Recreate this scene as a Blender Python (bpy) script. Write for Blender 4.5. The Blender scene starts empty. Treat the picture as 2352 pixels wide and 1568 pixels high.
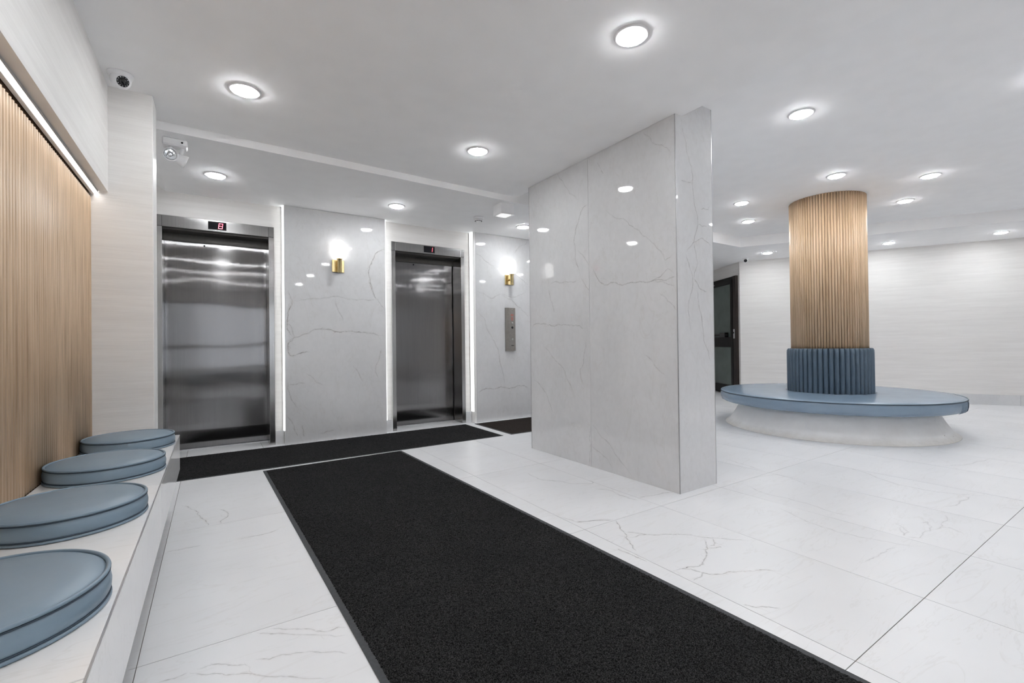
import bpy, math, random
import numpy as np
from mathutils import Matrix, Vector
random.seed(7)
rng = np.random.default_rng(7)
PI = math.pi
scene = bpy.context.scene
COL = scene.collection

# ------------------------------------------------------------------ camera
cam_d = bpy.data.cameras.new('camera')
cam_d.sensor_width = 36.0
cam_d.lens = 16.083
cam_d.clip_start = 0.02
cam = bpy.data.objects.new('camera', cam_d)
COL.objects.link(cam)
def cam_matrix(loc, yaw, pitch, roll):
    y, p, r = map(math.radians, (yaw, pitch, roll))
    f = Vector((math.sin(y)*math.cos(p), math.cos(y)*math.cos(p), math.sin(p)))
    rt = Vector((math.cos(y), -math.sin(y), 0))
    up = rt.cross(f)
    rt2 = rt*math.cos(r) + up*math.sin(r)
    up2 = -rt*math.sin(r) + up*math.cos(r)
    m = Matrix((rt2, up2, -f)).transposed().to_4x4()
    m.translation = loc
    return m
cam.matrix_world = cam_matrix((0, 0, 0.97), 33.222, 0.427, -0.688)
scene.camera = cam

# ------------------------------------------------------------------ world, exposure
w = bpy.data.worlds.new('world'); scene.world = w
w.use_nodes = True
bgn = w.node_tree.nodes['Background']
bgn.inputs[0].default_value = (0.86, 0.92, 1.0, 1)
bgn.inputs[1].default_value = 0.8
scene.view_settings.view_transform = 'Standard'
scene.view_settings.look = 'None'
scene.view_settings.gamma = 1.0
scene.view_settings.use_curve_mapping = False
scene.view_settings.exposure = 1.49
scene.cycles.use_denoising = True
scene.cycles.use_light_tree = False
scene.cycles.adaptive_threshold = .09
scene.cycles.adaptive_min_samples = 16
scene.cycles.caustics_reflective = False
scene.cycles.caustics_refractive = False
scene.cycles.transparent_max_bounces = 24
scene.cycles.max_bounces = 12
scene.cycles.diffuse_bounces = 10
scene.cycles.glossy_bounces = 4

DOWNLIGHT = 52.0      # emission of the ceiling downlights
SCONCE = 1.3
COVE = 3.2
STRIP = .55

# ------------------------------------------------------------------ node materials
class NT:
    def __init__(s, name):
        s.m = bpy.data.materials.new(name); s.m.use_nodes = True
        s.t = s.m.node_tree; s.b = s.t.nodes['Principled BSDF']
        s.out = s.t.nodes['Material Output']
    def n(s, kind, **kw):
        x = s.t.nodes.new(kind)
        for k, v in kw.items():
            if k in x.inputs: x.inputs[k].default_value = v
            else: setattr(x, k, v)
        return x
    def l(s, a, b): s.t.links.new(a, b)
    def pos(s, scale=(1, 1, 1), rand=0.0, rot=(0, 0, 0)):
        g = s.n('ShaderNodeNewGeometry')
        v = g.outputs['Position']
        if rand:
            oi = s.n('ShaderNodeObjectInfo')
            mu = s.n('ShaderNodeMath', operation='MULTIPLY'); mu.inputs[1].default_value = rand
            s.l(oi.outputs['Random'], mu.inputs[0])
            ad = s.n('ShaderNodeVectorMath', operation='ADD')
            s.l(v, ad.inputs[0]); s.l(mu.outputs[0], ad.inputs[1]); v = ad.outputs[0]
        mp = s.n('ShaderNodeMapping'); mp.inputs['Scale'].default_value = scale; mp.inputs['Rotation'].default_value = rot
        s.l(v, mp.inputs['Vector'])
        return mp.outputs[0]
    def noise(s, vec, scale, detail=3, rough=.55, dist=0.0):
        x = s.n('ShaderNodeTexNoise'); x.inputs['Scale'].default_value = scale
        x.inputs['Detail'].default_value = detail; x.inputs['Roughness'].default_value = rough
        x.inputs['Distortion'].default_value = dist
        s.l(vec, x.inputs['Vector']); return x.outputs['Fac']
    def ramp(s, fac, stops):
        r = s.n('ShaderNodeValToRGB'); e = r.color_ramp.elements
        while len(e) < len(stops): e.new(.5)
        for el, (p, c) in zip(e, stops):
            el.position = p; el.color = (*c, 1) if len(c) == 3 else c
        s.l(fac, r.inputs[0]); return r.outputs[0]
    def mixc(s, fac, a, b, mode='MIX'):
        x = s.n('ShaderNodeMix', data_type='RGBA', blend_type=mode)
        if isinstance(fac, (int, float)): x.inputs[0].default_value = fac
        else: s.l(fac, x.inputs[0])
        for i, v in ((6, a), (7, b)):
            if isinstance(v, tuple): x.inputs[i].default_value = (*v, 1)
            else: s.l(v, x.inputs[i])
        return x.outputs[2]
    def bump(s, h, strength, dist=.002):
        b = s.n('ShaderNodeBump'); b.inputs['Strength'].default_value = strength; b.inputs['Distance'].default_value = dist
        s.l(h, b.inputs['Height']); s.l(b.outputs[0], s.b.inputs['Normal']); return b
    def set(s, **kw):
        for k, v in kw.items(): s.b.inputs[k.replace('_', ' ')].default_value = v
    def color(s, sock):
        if isinstance(sock, tuple): s.b.inputs['Base Color'].default_value = (*sock, 1)
        else: s.l(sock, s.b.inputs['Base Color'])
M = {}
def plain(name, col, rough=.5, metal=0.0, var=.04, scale=40, **kw):
    t = NT(name)
    f = t.noise(t.pos(), scale, 0)
    t.color(t.ramp(f, [(.3, tuple(max(0, c*(1-var)) for c in col)), (.7, tuple(min(1, c*(1+var)) for c in col))]))
    t.set(Roughness=rough, Metallic=metal, **kw)
    M[name] = t.m; return t
def emit(name, col, strength):
    t = NT(name)
    t.set(Emission_Strength=strength, Roughness=.4)
    t.b.inputs['Base Color'].default_value = (.9, .9, .9, 1)
    t.b.inputs['Emission Color'].default_value = (*col, 1)
    M[name] = t.m; return t

plain('ceiling_paint', (.93, .93, .935), .75, var=.01, scale=8)
plain('white_plastic', (.82, .82, .83), .35, var=.01)
plain('paving', (.22, .22, .21), .8)
plain('grout', (.20, .19, .18), .9)
plain('black_metal', (.008, .0075, .0075), .45, Specular_IOR_Level=.2)
plain('brown_metal', (.028, .020, .018), .45, Specular_IOR_Level=.3)
plain('black_plastic', (.012, .012, .014), .18)
plain('dark_lens', (.01, .01, .013), .05)
plain('aluminium', (.62, .62, .63), .35, metal=.9)
plain('grey_trim', (.42, .42, .43), .35, metal=.6)
plain('white_trim', (.83, .82, .81), .4, var=.01)
plain('rubber', (.040, .043, .048), .6, var=.12, scale=90)
plain('panel_metal', (.30, .285, .27), .42, metal=.85)
plain('red_print', (.55, .10, .07), .6)
plain('dark_steel', (.10, .095, .09), .35, metal=.8)
plain('screw', (.45, .45, .45), .3, metal=1)
plain('brass', (.80, .64, .34), .27, metal=1, var=.03)
plain('black_glass', (.006, .006, .009), .06)
plain('blue_seam', (.035, .055, .08), .6)
emit('lamp_diffuser', (.955, .98, 1.0), DOWNLIGHT)
emit('sconce_glass', (1, .985, .95), SCONCE)
emit('cove_led', (1, .98, .95), COVE)
emit('strip_led', (.97, 1, .985), STRIP)
emit('red_digit', (1, .03, .07), 1.6)
emit('box_diffuser', (1, 1, 1), .22)
for k_ in ('red_digit', 'box_diffuser'): M[k_].cycles.emission_sampling = 'NONE'

# reflector of the emergency heads
t = plain('reflector', (.8, .82, .84), .12, metal=.7)
# frosted grey-green door glass
t = NT('door_glass'); t.color(t.ramp(t.noise(t.pos(), 3), [(.3, (.085, .11, .102)), (.7, (.11, .14, .13))]))
t.set(Roughness=.09, IOR=1.5); M['door_glass'] = t.m
# entrance glazing
t = NT('clear_glass')
tr = t.n('ShaderNodeBsdfTransparent'); gl = t.n('ShaderNodeBsdfGlossy'); gl.inputs['Roughness'].default_value = .02
fr = t.n('ShaderNodeFresnel'); fr.inputs[0].default_value = 1.45
mx = t.n('ShaderNodeMixShader'); t.l(fr.outputs[0], mx.inputs[0]); t.l(tr.outputs[0], mx.inputs[1]); t.l(gl.outputs[0], mx.inputs[2])
t.l(mx.outputs[0], t.out.inputs[0]); M['clear_glass'] = t.m

# grasscloth wallpaper: fine horizontal threads
def grasscloth(name, a, b):
    t = NT(name)
    v = t.pos((5, 5, 170))
    f = t.noise(v, 1.0, 2, .65)
    f2 = t.noise(t.pos((1.5, 1.5, 30)), 1.0, 1)
    m = t.mixc(.45, t.ramp(f, [(.25, a), (.75, b)]), t.ramp(f2, [(.3, a), (.7, b)]))
    t.color(m); t.set(Roughness=.62)
    t.bump(f, .45, .0016)
    M[name] = t.m
grasscloth('wallpaper', (.73, .71, .695), (.83, .815, .80))

# white marble-look floor tile
def tile_mat(name, lo, hi, rough):
    t = NT(name)
    v = t.pos((1, 1, 1), rand=37.0)
    cloud = t.noise(v, 1.6, 2, .6)
    v2 = t.pos((.9, 5.0, 3.0), rand=91.0, rot=(0, 0, .35))
    st = t.noise(v2, 1.4, 4, .62, 1.2)
    base = t.ramp(cloud, [(.3, lo), (.7, hi)])
    ln = t.ramp(st, [(.485, (1, 1, 1)), (.5, (.945, .94, .93)), (.515, (1, 1, 1))])
    t.color(t.mixc(1.0, base, ln, 'MULTIPLY'))
    t.set(Roughness=rough, IOR=1.5)
    M[name] = t.m
tile_mat('floor_tile', (.76, .765, .78), (.82, .825, .84), .34)
tile_mat('bench_tile', (.81, .81, .815), (.87, .87, .875), .14)
# polished grey-white wall slabs
def slab_mat(name, lo, hi):
    t = NT(name)
    v = t.pos((1, 1, .8), rand=23.0)
    cloud = t.noise(v, 1.5, 3, .6)
    sp = t.noise(v, 26, 1, .6)
    base = t.mixc(.25, t.ramp(cloud, [(.3, lo), (.7, hi)]), t.ramp(sp, [(.35, lo), (.65, hi)]))
    v2 = t.pos((3.2, 3.2, 1.1), rand=57.0, rot=(.3, .4, 0))
    st = t.noise(v2, 1.2, 4, .6, 1.4)
    ln = t.ramp(st, [(.488, (1, 1, 1)), (.5, (.955, .95, .94)), (.512, (1, 1, 1))])
    t.color(t.mixc(1.0, base, ln, 'MULTIPLY'))
    t.set(Roughness=.035, IOR=1.5)
    M[name] = t.m
slab_mat('wall_slab', (.61, .61, .62), (.69, .69, .70))
slab_mat('base_slab', (.62, .625, .64), (.70, .705, .715))
# vein inlay: soft-edged through the point attribute 'va'
def vein_mat(name, a, b, rough):
    t = NT(name)
    f = t.noise(t.pos(), 5, 3)
    t.color(t.ramp(f, [(.38, a), (.62, b)])); t.set(Roughness=rough, IOR=1.5)
    at = t.n('ShaderNodeAttribute', attribute_name='va')
    n2 = t.noise(t.pos(), 30, 3, .7)
    r2 = t.ramp(n2, [(.3, (.25, .25, .25)), (.7, (1, 1, 1))])
    mu = t.n('ShaderNodeMath', operation='MULTIPLY'); t.l(at.outputs['Fac'], mu.inputs[0]); t.l(r2, mu.inputs[1])
    t.l(mu.outputs[0], t.b.inputs['Alpha'])
    M[name] = t.m
vein_mat('floor_vein', (.36, .345, .33), (.44, .32, .21), .3)
vein_mat('slab_vein', (.32, .30, .285), (.42, .305, .20), .035)

# oak
def oak(name, a, b, c):
    t = NT(name)
    v = t.pos((70, 70, 2.6), rand=31.0)
    f = t.noise(v, 1.0, 3, .6)
    oi = t.n('ShaderNodeObjectInfo')
    tone = t.ramp(oi.outputs['Random'], [(0, a), (1, b)])
    t.color(t.mixc(t.ramp(f, [(.45, (0, 0, 0)), (.68, (.75, .75, .75))]), tone, c))
    t.set(Roughness=.42)
    t.bump(f, .12, .001)
    M[name] = t.m
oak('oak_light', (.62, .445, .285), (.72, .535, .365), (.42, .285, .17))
oak('oak', (.54, .385, .25), (.64, .475, .325), (.37, .25, .15))
plain('oak_dark', (.22, .145, .085), .7)
# slate blue vinyl
def vinyl(name, a, b, rough, wr):
    t = NT(name)
    f = t.noise(t.pos(), 6, 3)
    t.color(t.ramp(f, [(.3, a), (.7, b)])); t.set(Roughness=rough)
    h = t.noise(t.pos((1, 1, 2.2)), 26, 3, .5, 1.0)
    t.bump(h, wr, .004)
    M[name] = t.m
vinyl('blue_vinyl', (.18, .25, .315), (.205, .28, .35), .36, .06)
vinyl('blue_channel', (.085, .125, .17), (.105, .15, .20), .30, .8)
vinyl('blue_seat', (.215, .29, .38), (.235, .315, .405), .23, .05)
# stained plaster base of the round bench
t = NT('plaster_base')
g = t.n('ShaderNodeNewGeometry'); sx = t.n('ShaderNodeSeparateXYZ'); t.l(g.outputs['Position'], sx.inputs[0])
n1 = t.noise(t.pos(), 5, 5, .65); n2 = t.noise(t.pos((1, 1, 3)), 18, 4, .7)
clean = t.ramp(n1, [(.3, (.85, .84, .83)), (.7, (.92, .91, .90))])
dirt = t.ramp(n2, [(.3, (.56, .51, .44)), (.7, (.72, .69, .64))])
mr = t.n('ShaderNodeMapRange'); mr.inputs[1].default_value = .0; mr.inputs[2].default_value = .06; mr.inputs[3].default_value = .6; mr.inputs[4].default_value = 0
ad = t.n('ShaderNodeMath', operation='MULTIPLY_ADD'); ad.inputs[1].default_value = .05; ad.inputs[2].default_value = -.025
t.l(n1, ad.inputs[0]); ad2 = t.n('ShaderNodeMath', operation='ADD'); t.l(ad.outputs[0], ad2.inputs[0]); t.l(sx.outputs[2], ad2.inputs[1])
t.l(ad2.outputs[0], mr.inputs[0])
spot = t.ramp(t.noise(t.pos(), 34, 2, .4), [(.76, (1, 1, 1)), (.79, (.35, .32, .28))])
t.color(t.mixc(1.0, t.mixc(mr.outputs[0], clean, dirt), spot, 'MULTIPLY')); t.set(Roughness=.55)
t.bump(n2, .15, .003); M['plaster_base'] = t.m
# carpet
def carpet(name, a, b):
    t = NT(name)
    f = t.noise(t.pos(), 260, 2, .6); big = t.noise(t.pos(), 3, 3)
    c1 = t.ramp(f, [(.42, a), (.70, b)])
    t.color(t.mixc(1.0, c1, t.ramp(big, [(.3, (.85, .85, .85)), (.7, (1.1, 1.08, 1.06))]), 'MULTIPLY')); t.set(Roughness=.95)
    t.b.inputs['Specular IOR Level'].default_value = .15
    M[name] = t.m
carpet('carpet_black', (.0012, .0012, .0014), (.048, .048, .049))
carpet('carpet_brown', (.012, .009, .008), (.050, .040, .035))
# brushed stainless steel: microscopic vertical grooves tilt the surface sideways, so lights smear into level streaks
def steel(name, col, r1, r2, mixf, wav, groove):
    t = NT(name)
    big = t.noise(t.pos((1.3, 1, 2.6)), 1.0, 1, .4)
    gr = t.noise(t.pos((300, 300, 2)), 1.0, 2)
    c = t.ramp(gr, [(.3, tuple(k*.92 for k in col)), (.7, tuple(k*1.06 for k in col))])
    t.color(c); t.set(Metallic=1.0, Roughness=r1)
    bp = t.bump(big, wav, .02)
    b2 = t.n('ShaderNodeBsdfPrincipled'); t.l(c, b2.inputs['Base Color'])
    b2.inputs['Metallic'].default_value = 1; b2.inputs['Roughness'].default_value = r2
    wn = t.n('ShaderNodeTexWhiteNoise', noise_dimensions='3D'); t.l(t.pos((9000, 9000, 9000)), wn.inputs['Vector'])
    sp = t.n('ShaderNodeSeparateColor'); t.l(wn.outputs['Color'], sp.inputs[0])
    a1 = t.n('ShaderNodeMath', operation='ADD'); t.l(sp.outputs[0], a1.inputs[0]); t.l(sp.outputs[1], a1.inputs[1])
    a2 = t.n('ShaderNodeMath', operation='MULTIPLY_ADD'); t.l(a1.outputs[0], a2.inputs[0]); a2.inputs[1].default_value = groove; a2.inputs[2].default_value = -groove
    cx = t.n('ShaderNodeCombineXYZ'); t.l(a2.outputs[0], cx.inputs[0])
    ad = t.n('ShaderNodeVectorMath', operation='ADD'); t.l(bp.outputs[0], ad.inputs[0]); t.l(cx.outputs[0], ad.inputs[1])
    nm = t.n('ShaderNodeVectorMath', operation='NORMALIZE'); t.l(ad.outputs[0], nm.inputs[0]); t.l(nm.outputs[0], b2.inputs['Normal'])
    mx = t.n('ShaderNodeMixShader'); mx.inputs[0].default_value = mixf
    t.l(t.b.outputs[0], mx.inputs[1]); t.l(b2.outputs[0], mx.inputs[2]); t.l(mx.outputs[0], t.out.inputs[0])
    M[name] = t.m
steel('steel_door', (.225, .22, .22), .12, .05, .70, .16, .21)
steel('steel_frame', (.42, .415, .41), .18, .14, .6, .03, .2)

# ------------------------------------------------------------------ mesh helpers
class MB:
    """collects faces in world (or local) coordinates and links them as ONE mesh object"""
    def __init__(s): s.v = []; s.f = []; s.mi = []; s.sm = []; s.cur = 0; s.smooth = False; s.va = {}
    def face(s, idx): s.f.append(tuple(idx)); s.mi.append(s.cur); s.sm.append(s.smooth)
    def add(s, vs): b = len(s.v); s.v.extend([tuple(map(float, p)) for p in vs]); return b
    def box(s, x0, x1, y0, y1, z0, z1, bev=0.0):
        if bev <= 0:
            b = s.add([(x0,y0,z0),(x1,y0,z0),(x1,y1,z0),(x0,y1,z0),(x0,y0,z1),(x1,y0,z1),(x1,y1,z1),(x0,y1,z1)])
            for q in ((3,2,1,0),(4,5,6,7),(0,1,5,4),(1,2,6,5),(2,3,7,6),(3,0,4,7)): s.face([b+i for i in q])
            return s
        k = bev
        rings = [(k, z0), (0, z0+k), (0, z1-k), (k, z1)]
        bs = []
        for ins, z in rings:
            a0, a1, c0, c1 = x0+ins, x1-ins, y0+ins, y1-ins
            bs.append(s.add([(a0+k*(ins==0),c0,z),(a1-k*(ins==0),c0,z),(a1,c0+k*(ins==0),z),(a1,c1-k*(ins==0),z),(a1-k*(ins==0),c1,z),(a0+k*(ins==0),c1,z),(a0,c1-k*(ins==0),z),(a0,c0+k*(ins==0),z)]))
        for a, b in zip(bs[:-1], bs[1:]):
            for i in range(8): s.face((a+i, a+(i+1) % 8, b+(i+1) % 8, b+i))
        s.face([bs[0]+i for i in reversed(range(8))]); s.face([bs[-1]+i for i in range(8)])
        return s
    def prism(s, poly, z0, z1):
        a = sum(p[0]*q[1]-q[0]*p[1] for p, q in zip(poly, poly[1:]+poly[:1]))
        if a < 0: poly = poly[::-1]
        n = len(poly)
        b = s.add([(x, y, z0) for x, y in poly] + [(x, y, z1) for x, y in poly])
        s.face([b+i for i in reversed(range(n))]); s.face([b+n+i for i in range(n)])
        for i in range(n): j = (i+1) % n; s.face((b+i, b+j, b+n+j, b+n+i))
        return s
    def lathe(s, prof, n=48, c=(0, 0, 0), close=False, mat=None):
        """prof: [(r, z)] bottom to top, turned about z; mat: optional 3x3 to re-aim"""
        base = []
        for r, z in prof:
            pts = []
            for i in range(n):
                a = 2*PI*i/n; p = Vector((r*math.cos(a), r*math.sin(a), z))
                if mat is not None: p = mat @ p
                pts.append((p.x+c[0], p.y+c[1], p.z+c[2]))
            base.append(s.add(pts))
        pr = list(zip(base[:-1], base[1:])) + ([(base[-1], base[0])] if close else [])
        for a, b in pr:
            for i in range(n): j = (i+1) % n; s.face((a+i, a+j, b+j, b+i))
        if not close:
            if prof[0][0] > 1e-5: s.face([base[0]+i for i in reversed(range(n))])
            if prof[-1][0] > 1e-5: s.face([base[-1]+i for i in range(n)])
        return s
    def torus(s, R, r, n=64, m=8, c=(0, 0, 0)):
        return s.lathe([(R+r*math.cos(2*PI*k/m), r*math.sin(2*PI*k/m)) for k in range(m)], n, c, close=True)
    def tube(s, path, r, n=10):
        prev = None
        P = [Vector(p) for p in path]
        for k, p in enumerate(P):
            d = (P[min(k+1, len(P)-1)] - P[max(k-1, 0)]).normalized()
            u = d.orthogonal().normalized() if prev is None else (pu - d*pu.dot(d)).normalized()
            pu = u; vv = d.cross(u)
            b = s.add([p + u*r*math.cos(2*PI*i/n) + vv*r*math.sin(2*PI*i/n) for i in range(n)])
            if prev is not None:
                for i in range(n): j = (i+1) % n; s.face((prev+i, prev+j, b+j, b+i))
            else: s.face([b+i for i in reversed(range(n))])
            prev = b
        s.face([prev+i for i in range(n)])
        return s
    def strand(s, P, nrm, width, alpha):
        prev = None; N = len(P)
        for k, p in enumerate(P):
            d = P[min(k+1, N-1)] - P[max(k-1, 0)]
            if d.length < 1e-6: continue
            side = nrm.cross(d).normalized()
            e = min(1.0, (k+.3)/(N*.12+1e-6), (N-1-k+.3)/(N*.12+1e-6))
            ww = width*(.5+.5*e)*random.uniform(.55, 1.45)
            b = s.add([p-side*ww, p, p+side*ww])
            s.va[b+1] = alpha*e*random.uniform(.45, 1.0)
            if prev is not None:
                s.face((prev, b, b+1, prev+1)); s.face((prev+1, b+1, b+2, prev+2))
            prev = b
    def ribbon(s, pts, normal, width, alpha):
        """soft vein lying on a slab: 'va' fades to the edges and the ends; jagged, with a faint stain and small twigs"""
        nrm = Vector(normal)
        up = nrm*random.uniform(0, .0003)
        P = [Vector(p) + up for p in pts]
        for lev in range(3):                                 # break the line up
            Q = [P[0]]
            for a, b in zip(P[:-1], P[1:]):
                d = b-a; L = d.length
                side = nrm.cross(d)
                if L > .012: Q.append(a.lerp(b, random.uniform(.4, .6)) + side*random.uniform(-.10, .10))
                Q.append(b)
            P = Q
        s.strand([p - nrm*.0001 for p in P], nrm, width*1.9, alpha*.20)
        s.strand(P, nrm, width*.62, alpha)
        for k in range(2, len(P)-2):                         # twigs
            if random.random() < .055:
                d = (P[k+1]-P[k-1]).normalized(); d = d*random.choice((-1, 1)) + nrm.cross(d)*random.uniform(-.9, .9)
                L = random.uniform(.02, .07); T = [P[k]]
                for q in range(4): T.append(T[-1] + (d + nrm.cross(d)*random.uniform(-.5, .5))*L/4)
                s.strand([p + nrm*.00005 for p in T], nrm, width*.4, alpha*.45)
        return s
    def build(s, name, mats, parent=None, uv=None, origin=None):
        me = bpy.data.meshes.new(name)
        off = Vector((0, 0, 0))
        if origin is not None: off = Vector(origin)
        elif parent is not None: off = world_loc(parent)
        me.from_pydata([(x-off.x, y-off.y, z-off.z) for x, y, z in s.v], [], s.f)
        if not isinstance(mats, (list, tuple)): mats = [mats]
        for m in mats: me.materials.append(M[m])
        me.polygons.foreach_set('material_index', s.mi)
        me.polygons.foreach_set('use_smooth', s.sm)
        if s.va:
            at = me.attributes.new('va', 'FLOAT', 'POINT')
            arr = np.zeros(len(s.v), dtype=np.float32)
            for k, v in s.va.items(): arr[k] = v
            at.data.foreach_set('value', arr)
        if uv:                                               # planar UVs in metres for the brushed grain
            lay = me.uv_layers.new(name='UVMap')
            co = np.array(s.v); loops = np.zeros(len(me.loops), dtype=np.int32); me.loops.foreach_get('vertex_index', loops)
            ax = {'x': 0, 'y': 1, 'z': 2}
            u = co[loops][:, 0] + (co[loops][:, 1] if uv == 'xyz' else 0); vv = co[loops][:, 2]
            if uv == 'turn': u, vv = vv, u
            lay.data.foreach_set('uv', np.stack([u, vv], 1).ravel().astype(np.float32))
        me.update()
        o = bpy.data.objects.new(name, me); COL.objects.link(o)
        if parent is not None:
            o.parent = parent
            if origin is not None: o.location = off - world_loc(parent)
        elif origin is not None: o.location = off
        return o
def world_loc(o):
    v = Vector(o.location)
    while o.parent is not None: o = o.parent; v = v + Vector(o.location)
    return v
def tag(o, label=None, cat=None, group=None, kind=None):
    if label: o['label'] = label
    if cat: o['category'] = cat
    if group: o['group'] = group
    if kind: o['kind'] = kind
    return o
def thing(name, loc, label=None, cat=None, group=None, kind=None):
    o = bpy.data.objects.new(name, None); COL.objects.link(o); o.location = loc
    o.empty_display_size = .05
    return tag(o, label, cat, group, kind)
def copy_tree(o, parent=None):
    c = o.copy(); COL.objects.link(c); c.parent = parent
    for ch in o.children: copy_tree(ch, c)
    return c
def inst(name, me, parent, loc, rz=0.0):
    o = bpy.data.objects.new(name, me); COL.objects.link(o); o.parent = parent
    o.location = Vector(loc) - (world_loc(parent) if parent else Vector()); o.rotation_euler = (0, 0, rz)
    return o
def aim(d):
    """3x3 turning +z onto d"""
    return Vector((0, 0, 1)).rotation_difference(Vector(d).normalized()).to_matrix()
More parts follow.
